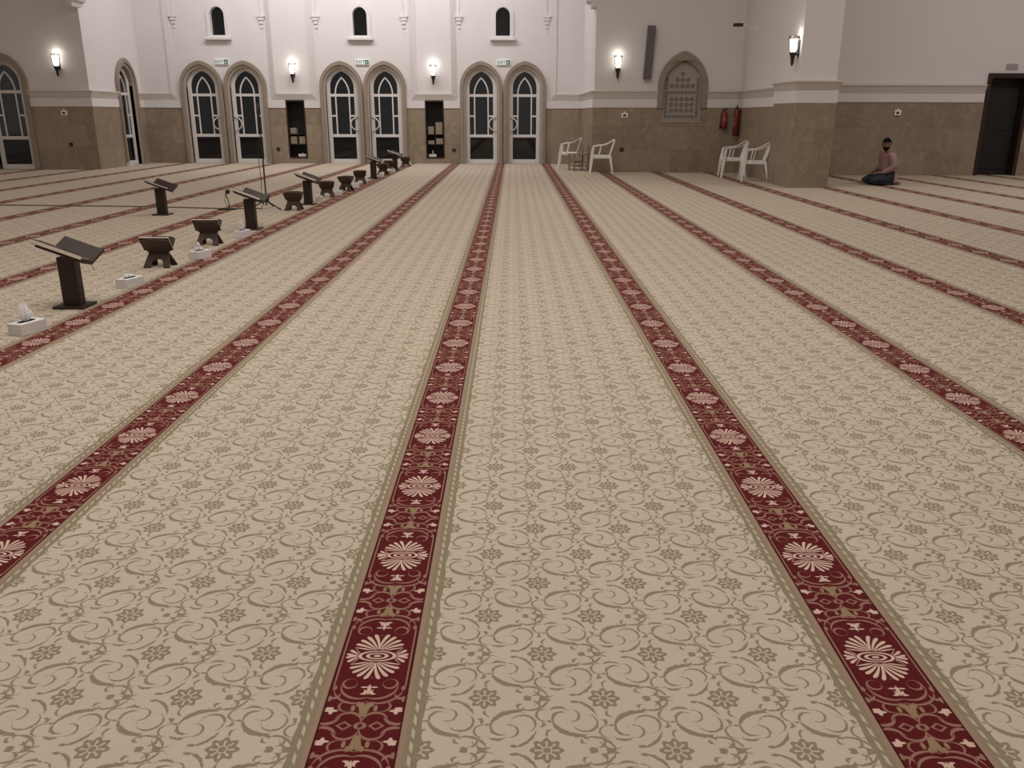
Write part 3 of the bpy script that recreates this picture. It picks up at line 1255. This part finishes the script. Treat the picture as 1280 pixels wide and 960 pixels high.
rests = [(-3.64, 8.62, 0, 'first folding wooden bookrest from the viewer'),
         (-3.66, 10.15, .05, 'second folding wooden bookrest from the viewer'),
         (-3.60, 14.02, 0, 'folding bookrest beside the foot of the tall microphone stand'),
         (-3.55, 16.35, .1, 'fourth folding bookrest from the viewer, just past a lectern'),
         (-3.45, 17.75, -.3, 'fifth folding bookrest from the viewer'),
         (-3.48, 19.6, .1, 'sixth folding bookrest from the viewer, left of a lectern'),
         (-3.40, 22.6, -.2, 'seventh folding bookrest, just right of the lectern second from the doors'),
         (-3.45, 24.0, .1, 'eighth folding bookrest, touching the foot of the lectern nearest the doors'),
         (-3.25, 26.2, -.1, 'last folding bookrest, nearest the doors')]
for i_, (x, y, rz, lab) in enumerate(rests):
    make_rest(lab, (x, y, 0), rz)
thin_book((-3.64, 8.62, .0), 0, 'thin dark-covered book on the first folding bookrest')
thin_book((-3.66, 10.15, .0), .05, 'thin dark-covered book on the second folding bookrest')


# ------------------------------------------------------------ microphones and cable
r = thing('desk_microphone', 'small black desk microphone standing on the carpet left of the lectern', 'microphone', (-4.72, 14.1, 0))
bm = NB()
box(bm, -.15, .15, -.06, .06, 0, .022)
obj('base', bm, BLACKM, r, bevel=.006)
bm = NB()
tube(bm, [(.03, 0, .02), (.025, 0, .10), (.01, 0, .18), (-.02, 0, .235), (-.0, 0, .265)], [.009, .008, .008, .01, .014], 8)
tube(bm, [(.03, 0, .03), (-.02, -.01, .08), (-.04, 0, .15), (-.02, 0, .22)], .004, 6)
obj('gooseneck', bm, BLACKM, r, smooth=True)
bm = NB()
bmesh.ops.create_icosphere(bm, subdivisions=2, radius=.040, matrix=Matrix.Translation((.022, 0, .290)))
obj('mic_head', bm, BLACKM, r, smooth=True)

r = thing('microphone_stand', 'tall black microphone stand with boom in front of the arched doors', 'microphone stand', (-4.10, 14.2, 0))
bm = NB()
for a in (200, 330, 85):
    c, s = math.cos(math.radians(a)), math.sin(math.radians(a))
    tube(bm, [(0, 0, .14), (.30*c, .30*s, .012)], .012, 6)
    bmesh.ops.create_icosphere(bm, subdivisions=1, radius=.018, matrix=Matrix.Translation((.30*c, .30*s, .018)))
obj('tripod', bm, BLACKM, r)
bm = NB()
tube(bm, [(0, 0, .06), (0, 0, .85)], .013, 8)
tube(bm, [(0, 0, .85), (0, 0, 1.62)], .009, 8)
obj('pole', bm, BLACKM, r)
bm = NB()
lathe(bm, [(.012, .10), (.045, .12), (.05, .22), (.02, .25)], 10)
tube(bm, [(.0, 0, .22), (.07, 0, .22)], .012, 6)
obj('collar', bm, BLACKM, r)
bm = NB()
tube(bm, [(.0, -.02, 1.22), (-.01, -.02, 1.36), (-.005, -.02, 1.55), (0, -.03, 1.66)], [.018, .02, .022, .024], 8)
obj('microphone', bm, BLACKM, r, smooth=True)
bm = NB()
tube(bm, [(-.005, -.02, 1.25), (-.06, -.01, 1.0), (-.07, 0, .7), (-.05, -.01, .45), (-.08, 0, .25), (-.04, 0, .1), (-.1, .02, .01)], .005, 6)
obj('lead', bm, BLACKM, r, smooth=True)

bm = NB()
pts = []
for k in range(40):
    t = k/39
    pts.append((-13.0 + 8.1*t, 14.9 - .75*t**2 + .05*math.sin(9*t), .008))
pts += [(-4.90, 14.15, .008)]
tube(bm, pts, .012, 6)
o = obj('floor_cable', bm, mat('grey_brown_cable', (.16, .11, .08), .6, .1, 20), smooth=True)
tag(o, 'long thin cable lying across the carpet to the desk microphone', 'cable')
bm = NB()
tube(bm, [(-4.56, 14.1, .008), (-4.45, 14.3, .008), (-4.25, 14.2, .008), (-4.17, 14.17, .008)], .007, 6)
o = obj('floor_cable', bm, BLACKM, smooth=True)
tag(o, 'short cable on the carpet between desk microphone and tall stand', 'cable')


# ------------------------------------------------------------ white plastic armchairs
def make_chair():
    """seat looks toward local -y"""
    r = thing('plastic_armchair', 'x', 'chair')
    # seat
    bm = NB()
    prism(bm, [[(-.21, 0), (.21, 0), (.235, .42), (.20, .45), (-.20, .45), (-.235, .42)]], 0, .025,
          Matrix.Translation((0, .22, .425)) @ Matrix.Rotation(PI/2, 4, 'X'))
    obj('seat', bm, PLAST, r, bevel=.01)
    bm = NB()
    box(bm, -.215, .215, -.235, -.21, .375, .43)
    for s in (-1, 1):
        box(bm, s*.225-.012, s*.225+.012, -.22, .21, .38, .43)
    obj('seat_apron', bm, PLAST, r, bevel=.006)
    # back with fanning slats inside a rounded frame
    Bk = Matrix.Translation((0, .215, .43)) @ Matrix.Rotation(math.radians(-17), 4, 'X')
    bm = NB()
    o = [(-.20, .0)] + [(-.225, .12), (-.235, .25), (-.20, .35), (-.13, .405), (0, .42), (.13, .405), (.20, .35), (.235, .25), (.225, .12)] + [(.20, .0)]
    i = [(-.165, .03), (-.185, .13), (-.19, .24), (-.16, .31), (-.10, .35), (0, .36), (.10, .35), (.16, .31), (.19, .24), (.185, .13), (.165, .03)]
    prism(bm, [o, i], -.012, .012, Bk)
    obj('back_frame', bm, PLAST, r, bevel=.006)
    bm = NB()
    for k in range(-2, 3):
        x0, x1 = k*.055, k*.068
        prism(bm, [[(x0-.014, .03), (x0+.014, .03), (x1+.017, .35-abs(k)*.012), (x1-.017, .35-abs(k)*.012)]], -.006, .006, Bk)
    prism(bm, [rect(-.185, .185, .195, .225)], -.008, .008, Bk)
    obj('back_slats', bm, PLAST, r)
    # front legs bow up into the arm posts
    for s in (-1, 1):
        bm = NB()
        pts = [(s*.30, -.27, 0), (s*.272, -.245, .22), (s*.262, -.225, .43), (s*.275, -.20, .60), (s*.278, -.185, .665)]
        w_ = [.018, .03, .036, .026, .022]
        rows = []
        for (x, y, z), q in zip(pts, w_):
            rows.append([bm.verts.new((x + a*.012, y + b*q, z)) for a, b in ((-1, -1), (1, -1), (1, 1), (-1, 1))])
        for a, b in zip(rows, rows[1:]):
            for k in range(4):
                bm.faces.new((a[k], a[(k+1) % 4], b[(k+1) % 4], b[k]))
        bm.faces.new(rows[0])
        bm.faces.new(rows[-1])
        obj('front_leg', bm, PLAST, r, bevel=.005)
        bm = NB()
        pts = [(s*.275, .30, 0), (s*.25, .265, .22), (s*.225, .225, .44)]
        w_ = [.016, .024, .034]
        rows = []
        for (x, y, z), q in zip(pts, w_):
            rows.append([bm.verts.new((x + a*.012, y + b*q, z)) for a, b in ((-1, -1), (1, -1), (1, 1), (-1, 1))])
        for a, b in zip(rows, rows[1:]):
            for k in range(4):
                bm.faces.new((a[k], a[(k+1) % 4], b[(k+1) % 4], b[k]))
        bm.faces.new(rows[0])
        bm.faces.new(rows[-1])
        obj('rear_leg', bm, PLAST, r, bevel=.005)
        bm = NB()
        pts = [(s*.278, -.225, .655), (s*.285, -.10, .685), (s*.28, .05, .695), (s*.262, .17, .735), (s*.235, .27, .80), (s*.18, .325, .835)]
        rows = []
        for (x, y, z), q in zip(pts, [.026, .028, .026, .022, .018, .012]):
            rows.append([bm.verts.new((x + a*q, y, z + b*.009)) for a, b in ((-1, -1), (1, -1), (1, 1), (-1, 1))])
        for a, b in zip(rows, rows[1:]):
            for k in range(4):
                bm.faces.new((a[k], a[(k+1) % 4], b[(k+1) % 4], b[k]))
        bm.faces.new(rows[0])
        bm.faces.new(rows[-1])
        # slanting prop under the arm
        tube(bm, [(s*.245, -.05, .43), (s*.272, .0, .69)], .013, 6)
        obj('armrest', bm, PLAST, r, bevel=.004)
    return r


ch = make_chair()
spots = [(1.62, 25.15, -PI/2-.12, 'white plastic armchair in the bright bay beside the brown wooden chair'),
         (2.36, 23.25, -PI/2-.08, 'white plastic armchair standing alone against the dim wall, under the wall lamp'),
         (5.58, 22.05, -PI/2-.10, 'white plastic armchair under the fire extinguishers, left of the pair by the pillar'),
         (5.75, 20.66, -PI/2-.16, 'white plastic armchair right against the pillar')]
for i, (x, y, rz, lab) in enumerate(spots):
    c = ch if i == 0 else copy_tree(ch)
    c.location = (x, y, 0)
    c.rotation_euler = (0, 0, rz)
    c.scale = (1.06, 1.06, 1.07)
    tag(c, lab, 'chair', 'white plastic armchairs')

# brown wooden chair frame behind the first armchair
TANW = mat('pale_brown_wood', (.27, .20, .145), .6, .15, 14)
r = thing('wooden_chair', 'brown slatted wooden chair standing close in front of the white armchair in the bright bay', 'chair', (1.86, 24.55, 0), -PI/2+.3)
for (x, y, z1) in ((-.2, -.2, .44), (.2, -.2, .44), (-.2, .2, .70), (.2, .2, .70)):
    bm = NB()
    box(bm, x-.018, x+.018, y-.018, y+.018, 0, z1)
    obj('leg', bm, TANW, r)
bm = NB()
box(bm, -.23, .23, -.23, .22, .44, .47)
obj('seat', bm, TANW, r, bevel=.005)
for z in (.54, .63):
    bm = NB()
    box(bm, -.182, .182, .19, .21, z, z+.05)
    obj('back_slat', bm, TANW, r)
for z in (.12, .22):
    bm = NB()
    box(bm, -.182, .182, -.21, -.19, z, z+.025)
    box(bm, -.21, -.19, -.182, .182, z, z+.025)
    box(bm, .19, .21, -.182, .182, z, z+.025)
    obj('stretcher', bm, TANW, r)


# ------------------------------------------------------------ speaker, camera, boxes, extinguishers
r = thing('column_speaker', 'long dark grey column speaker mounted on the dim wall beside the niche', 'speaker', (3.62, YR-.10, 3.09), 0)
r.rotation_euler = (0, math.radians(3), 0)
bm = NB()
box(bm, -.10, .10, -.09, .08, -.66, .66)
obj('speaker_case', bm, mat('grey_speaker_case', (.115, .10, .10), .6, .1, 20), r, bevel=.012)
bm = NB()
box(bm, -.085, .085, -.098, -.088, -.63, .64)
obj('grille', bm, mat('grey_speaker_grille', (.13, .115, .115), .7, .15, 150), r)
bm = NB()
box(bm, -.03, .03, .07, .11, -.45, -.35)
box(bm, -.03, .03, .07, .11, .35, .45)
obj('bracket', bm, BLACKM, r)

r = thing('security_camera', 'small black security camera on a wall arm high right of the niche', 'camera', (5.72, 22.9, 3.68))
bm = NB()
box(bm, -.13, .08, -.045, .045, -.04, .04)
obj('camera_body', bm, BLACKM, r, bevel=.01)
bm = NB()
tube(bm, [(-.16, 0, 0), (-.12, 0, 0)], .038, 10)
obj('lens_hood', bm, BLACKM, r)
bm = NB()
tube(bm, [(.05, 0, 0), (.20, 0, -.02), (.32, 0, -.10), (XS-5.72, 0, -.10)], .014, 6)
box(bm, XS-5.72-.02, XS-5.72, -.05, .05, -.18, -.02)
obj('wall_arm', bm, PLAST, r)


def wall_box(label, loc, rz=0, s=1.0):
    r = thing('wall_control_box', label, 'wall box', loc, rz, 'white wall boxes on the marble')
    bm = NB()
    box(bm, -.085*s, .085*s, -.045, 0, -.065*s, .065*s)
    obj('box_case', bm, PLAST, r, bevel=.008)
    bm = NB()
    box(bm, -.04*s, .03*s, -.05, -.044, -.03*s, .025*s)
    obj('dark_window', bm, BLACKM, r)
    bm = NB()
    tube(bm, [(0, -.02, .06*s), (0, -.02, .11*s)], .02, 6)
    obj('cable_gland', bm, PLAST, r)


wall_box('small white control box on marble below the lamp beside the speaker', (3.04, YR-.025, 1.50))
wall_box('small white control box on marble below the far left wall lamp', (-12.52, YL-.025, 1.53))
wall_box('small white control box on marble above the kneeling man', (9.98, YRR-.025, 1.58))


def socket(label, x, y, z):
    bm = NB()
    box(bm, -.055, .055, -.012, 0, -.055, .055)
    box(bm, -.03, .03, -.02, -.012, -.03, .03)
    o = obj('wall_socket', bm, BLACKM, bevel=.004, loc=(x, y, z))
    tag(o, label, 'socket', 'dark wall sockets')


socket('dark wall socket on marble left of the left bookcase', -7.56, YB-.025, .44)
socket('dark wall socket on marble right of the right bookcase', -1.90, YB-.025, .42)
socket('dark wall socket on marble right of the lone white armchair', 3.00, YR-.025, .60)
socket('dark wall socket on marble at far left', -12.48, YL-.025, .68)

bm = NB()
box(bm, -.15, .15, -.012, 0, -.075, .075)
o = obj('wall_plaque', bm, mat('grey_plaque', (.36, .33, .33), .6, .05, 20), loc=(DXL+.57, YRR, 2.70))
tag(o, 'small grey plaque on the wall above the dark doorway', 'plaque')


def extinguisher(label, loc, rz, h_, rr, m_):
    r = thing('fire_extinguisher', label, 'fire extinguisher', loc, rz, 'red fire extinguishers on the marble')
    bm = NB()
    lathe(bm, [(rr*.8, 0), (rr, .02), (rr, h_-.08), (rr*.7, h_-.03), (.02, h_), (.015, h_+.03)], 14, (0, -rr-.03, 0))
    obj('cylinder', bm, m_, r, smooth=True)
    bm = NB()
    lathe(bm, [(rr*1.01, -.0), (rr*1.02, .01), (rr*1.02, .03), (rr*.9, .035)], 14, (0, -rr-.03, -.012))
    obj('base_ring', bm, BLACKM, r)
    bm = NB()
    tube(bm, [(0, -rr-.03, h_+.02), (0, -rr-.03, h_+.06)], .018, 8)
    tube(bm, [(-.02, -rr-.03, h_+.05), (.09, -rr-.05, h_+.08)], .009, 6)
    tube(bm, [(-.02, -rr-.03, h_+.03), (.08, -rr-.04, h_+.03)], .008, 6)
    obj('valve_handle', bm, BLACKM, r)
    bm = NB()
    tube(bm, [(-.02, -rr-.03, h_+.04), (-.08, -rr-.06, h_-.02), (-rr-.02, -rr-.06, h_-.15), (-rr-.02, -rr-.04, .15)], .011, 6)
    tube(bm, [(-rr-.02, -rr-.04, .16), (-rr-.02, -rr-.04, -.02)], [.012, .026], 8)
    obj('hose', bm, BLACKM, r, smooth=True)
    bm = NB()
    box(bm, -.03, .03, -.03-rr*.5, 0, h_-.12, h_-.06)
    obj('wall_bracket', bm, BLACKM, r)
    bm = NB()
    n_ = 10
    vs = []
    for k in range(n_+1):
        a = math.radians(-140 + 100*k/n_)
        vs.append([bm.verts.new((rr*1.012*math.cos(a), -rr-.03+rr*1.012*math.sin(a), z)) for z in (h_*.35, h_*.65)])
    for a, b in zip(vs, vs[1:]):
        bm.faces.new((a[0], b[0], b[1], a[1]))
    obj('label_patch', bm, mat('extinguisher_label', (.30, .10, .10), .6, .3, 60), r)


extinguisher('bright red fire extinguisher on marble, left of the two', (5.74, YR-.025, 1.18), 0, .44, .075, RED)
extinguisher('tall dark red fire extinguisher in the corner, right of the two', (XS-.025, 23.62, .98), -PI/2, .72, .085, mat('dark_red_enamel', (.13, .012, .012), .35, .05, 10))


# ------------------------------------------------------------ kneeling man
SKIN = mat('brown_skin', (.24, .125, .082), .55, .05, 30)
SHIRT = mat('pink_mauve_shirt', (.36, .22, .215), .85, .08, 14, bump=.3, bscale=12)
JEANS = mat('dark_blue_jeans', (.022, .030, .050), .85, .2, 30, bump=.3, bscale=14)
HAIR = mat('black_hair', (.010, .008, .007), .9, .2, 60, spec=.1)


def skinned(name, verts, edges, radii, m, parent, root=0, sub=2, label=None):
    me = bpy.data.meshes.new(name)
    me.from_pydata(verts, edges, [])
    o = bpy.data.objects.new(name, me)
    COL.objects.link(o)
    md = o.modifiers.new('skin', 'SKIN')
    md.use_smooth_shade = True
    for i, rr in enumerate(radii):
        sv = me.skin_vertices[0].data[i]
        sv.radius = rr if isinstance(rr, tuple) else (rr, rr)
        sv.use_root = (i == root)
    s = o.modifiers.new('sub', 'SUBSURF')
    s.levels = s.render_levels = sub
    me.materials.append(m)
    o.parent = parent
    if label:
        o['label'] = label
    dg = bpy.context.evaluated_depsgraph_get()
    me2 = bpy.data.meshes.new_from_object(o.evaluated_get(dg))
    o.modifiers.clear()
    o.data = me2
    for f in me2.polygons:
        f.use_smooth = True
    return o


# local frame: he faces local -x (picture left); +y away from the viewer
man = thing('person', 'man in a pinkish shirt and dark jeans kneeling on the carpet, looking toward the viewer', 'person', (8.52, 19.62, 0), math.radians(6))
man.scale = (1.06, 1.06, 1.06)
V = [(.02, 0, .22), (-.01, 0, .36), (-.03, 0, .50), (-.05, 0, .63), (-.06, 0, .70), (-.085, 0, .735), (-.10, -.01, .775)]
RD = [.13, .125, .13, .12, .07, .056, .056]
ED = [(0, 1), (1, 2), (2, 3), (3, 4), (4, 5), (5, 6)]


def chain(start, pts, rads):
    k = start
    for q, rr in zip(pts, rads):
        V.append(q)
        RD.append(rr)
        ED.append((k, len(V)-1))
        k = len(V)-1
    return k


for s in (-1, 1):
    # thigh forward, shin folded back under the seat
    chain(0, [(-.04, s*.10, .16), (-.24, s*.15, .135), (-.44, s*.17, .085), (-.33, s*.165, .060), (-.10, s*.13, .055), (.10, s*.10, .050), (.17, s*.095, .045), (.27, s*.09, .030)],
          [.10, .088, .062, .055, .055, .040, .036, .026])
hands = {}
for s in (-1, 1):
    e_ = chain(3, [(-.05, s*.13, .635), (-.045, s*.20, .61), (-.02, s*.245, .43), (-.05, s*.25, .36), (-.20, s*.185, .275), (-.25, s*.145, .262), (-.29, s*.120, .262)],
               [.062, .056, .047, .043, .034, .027, .028])
    # palm and five fingers
    base = V[e_]
    for fy, ln, rr in ((-.028, .060, .010), (-.010, .072, .0105), (.009, .068, .010), (.027, .052, .009)):
        chain(e_, [(base[0]-.028, base[1]+fy, base[2]+.002), (base[0]-.028-ln*.5, base[1]+fy*1.15, base[2]-.006), (base[0]-.028-ln, base[1]+fy*1.2, base[2]-.030)], [rr, rr*.95, rr*.8])
    chain(e_, [(base[0]-.005, base[1]-s*.034, base[2]+.004), (base[0]-.035, base[1]-s*.055, base[2]-.006)], [.011, .009])
body = skinned('body', V, ED, RD, SKIN, man, 0, 2)
# head: ellipsoid shaped with brow, nose, jaw; turned toward the viewer
HT = Matrix.Translation((-.115, -.030, .842)) @ Matrix.Diagonal((1.10, 1.10, 1.06, 1)) @ Matrix.Rotation(math.radians(-28-90), 4, 'Z') @ Matrix.Rotation(math.radians(8), 4, 'Y')


def head_shape(co, grow=0):
    # co on a unit sphere, face toward local +x
    x, y, z = co
    rx, ry, rz_ = .098+grow, .077+grow, .122+grow
    X_, Y_, Z_ = x*rx, y*ry, z*rz_
    if z < -.2:
        t = (-z-.2)/.8
        Y_ *= 1-.28*t
        X_ = X_*(1-.12*t) + .012*t
    if x > .75 and abs(z+.12) < .25:
        X_ += .020*max(0, 1-abs(y)/.16)*max(0, 1-abs(z+.18)/.26)
    if x > .55 and abs(z-.06) < .16 and .15 < abs(y) < .6:
        X_ -= .008
    return Vector((X_, Y_, Z_))


hb = NB()
bmesh.ops.create_uvsphere(hb, u_segments=40, v_segments=28, radius=1)
for v in hb.verts:
    v.co = HT @ head_shape(v.co)
for s in (-1, 1):
    bmesh.ops.create_uvsphere(hb, u_segments=10, v_segments=8, radius=1, matrix=HT @ Matrix.Translation((-.005, s*.078, -.005)) @ Matrix.Diagonal((.018, .010, .031, 1)))
obj('head', hb, SKIN, man, smooth=True)


def head_cap(name, test, grow, m):
    bm = NB()
    bmesh.ops.create_uvsphere(bm, u_segments=40, v_segments=28, radius=1)
    rm = [v for v in bm.verts if not test(v.co)]
    bmesh.ops.delete(bm, geom=rm, context='VERTS')
    for v in bm.verts:
        v.co = HT @ head_shape(v.co, grow)
    bmesh.ops.solidify(bm, geom=bm.faces[:], thickness=.004)
    return obj(name, bm, m, man, smooth=True)


head_cap('hair', lambda c: c.z > .42 or (c.x < .15 and c.z > -.25 + .5*max(0, c.x)) or (c.z > .38 and abs(c.y) > .55), .010, HAIR)
head_cap('beard', lambda c: c.z < -.28 and c.x > -.05 and not (c.x > .8 and -.42 < c.z < -.36 and abs(c.y) < .22) or (c.z < .1 and .05 < c.x < .3 and abs(c.y) > .6), .008, HAIR)
head_cap('moustache', lambda c: -.36 < c.z < -.24 and c.x > .8 and abs(c.y) < .34, .012, HAIR)
for s in (-1, 1):
    bm = NB()
    bmesh.ops.create_uvsphere(bm, u_segments=12, v_segments=8, radius=1, matrix=HT @ Matrix.Translation((.083, s*.030, .010)) @ Matrix.Diagonal((.008, .013, .007, 1)))
    obj('eye', bm, mat('eye_%s' % ('left' if s < 0 else 'right'), (.10, .07, .06), .3, 0, 5), man, smooth=True)
    bm = NB()
    bmesh.ops.create_uvsphere(bm, u_segments=12, v_segments=8, radius=1, matrix=HT @ Matrix.Translation((.090, s*.031, .030)) @ Matrix.Diagonal((.006, .020, .004, 1)))
    obj('eyebrow', bm, HAIR, man, smooth=True)
# shirt: torso, hem over the hips, long sleeves
V, RD, ED = [], [], []
V += [(.03, 0, .20), (.0, 0, .34), (-.03, 0, .50), (-.05, 0, .63), (-.068, 0, .715)]
RD += [.160, .155, .160, .145, .078]
ED += [(0, 1), (1, 2), (2, 3), (3, 4)]
V.append((.055, 0, .12))
RD.append(.135)
ED.append((0, 5))
for s in (-1, 1):
    chain(3, [(-.05, s*.13, .635), (-.045, s*.205, .61), (-.02, s*.248, .43), (-.05, s*.252, .36), (-.18, s*.195, .285), (-.235, s*.155, .266)],
          [.088, .084, .070, .062, .050, .042])
skinned('shirt', V, ED, RD, SHIRT, man, 0, 2, 'pinkish long-sleeved shirt')
V, RD, ED = [(.04, 0, .17)], [.14], []
for s in (-1, 1):
    chain(0, [(-.04, s*.10, .155), (-.24, s*.15, .140), (-.45, s*.17, .095), (-.34, s*.165, .072), (-.10, s*.13, .066), (.11, s*.10, .058)],
          [.118, .106, .078, .070, .066, .052])
skinned('jeans', V, ED, RD, JEANS, man, 0, 2, 'dark blue jeans')
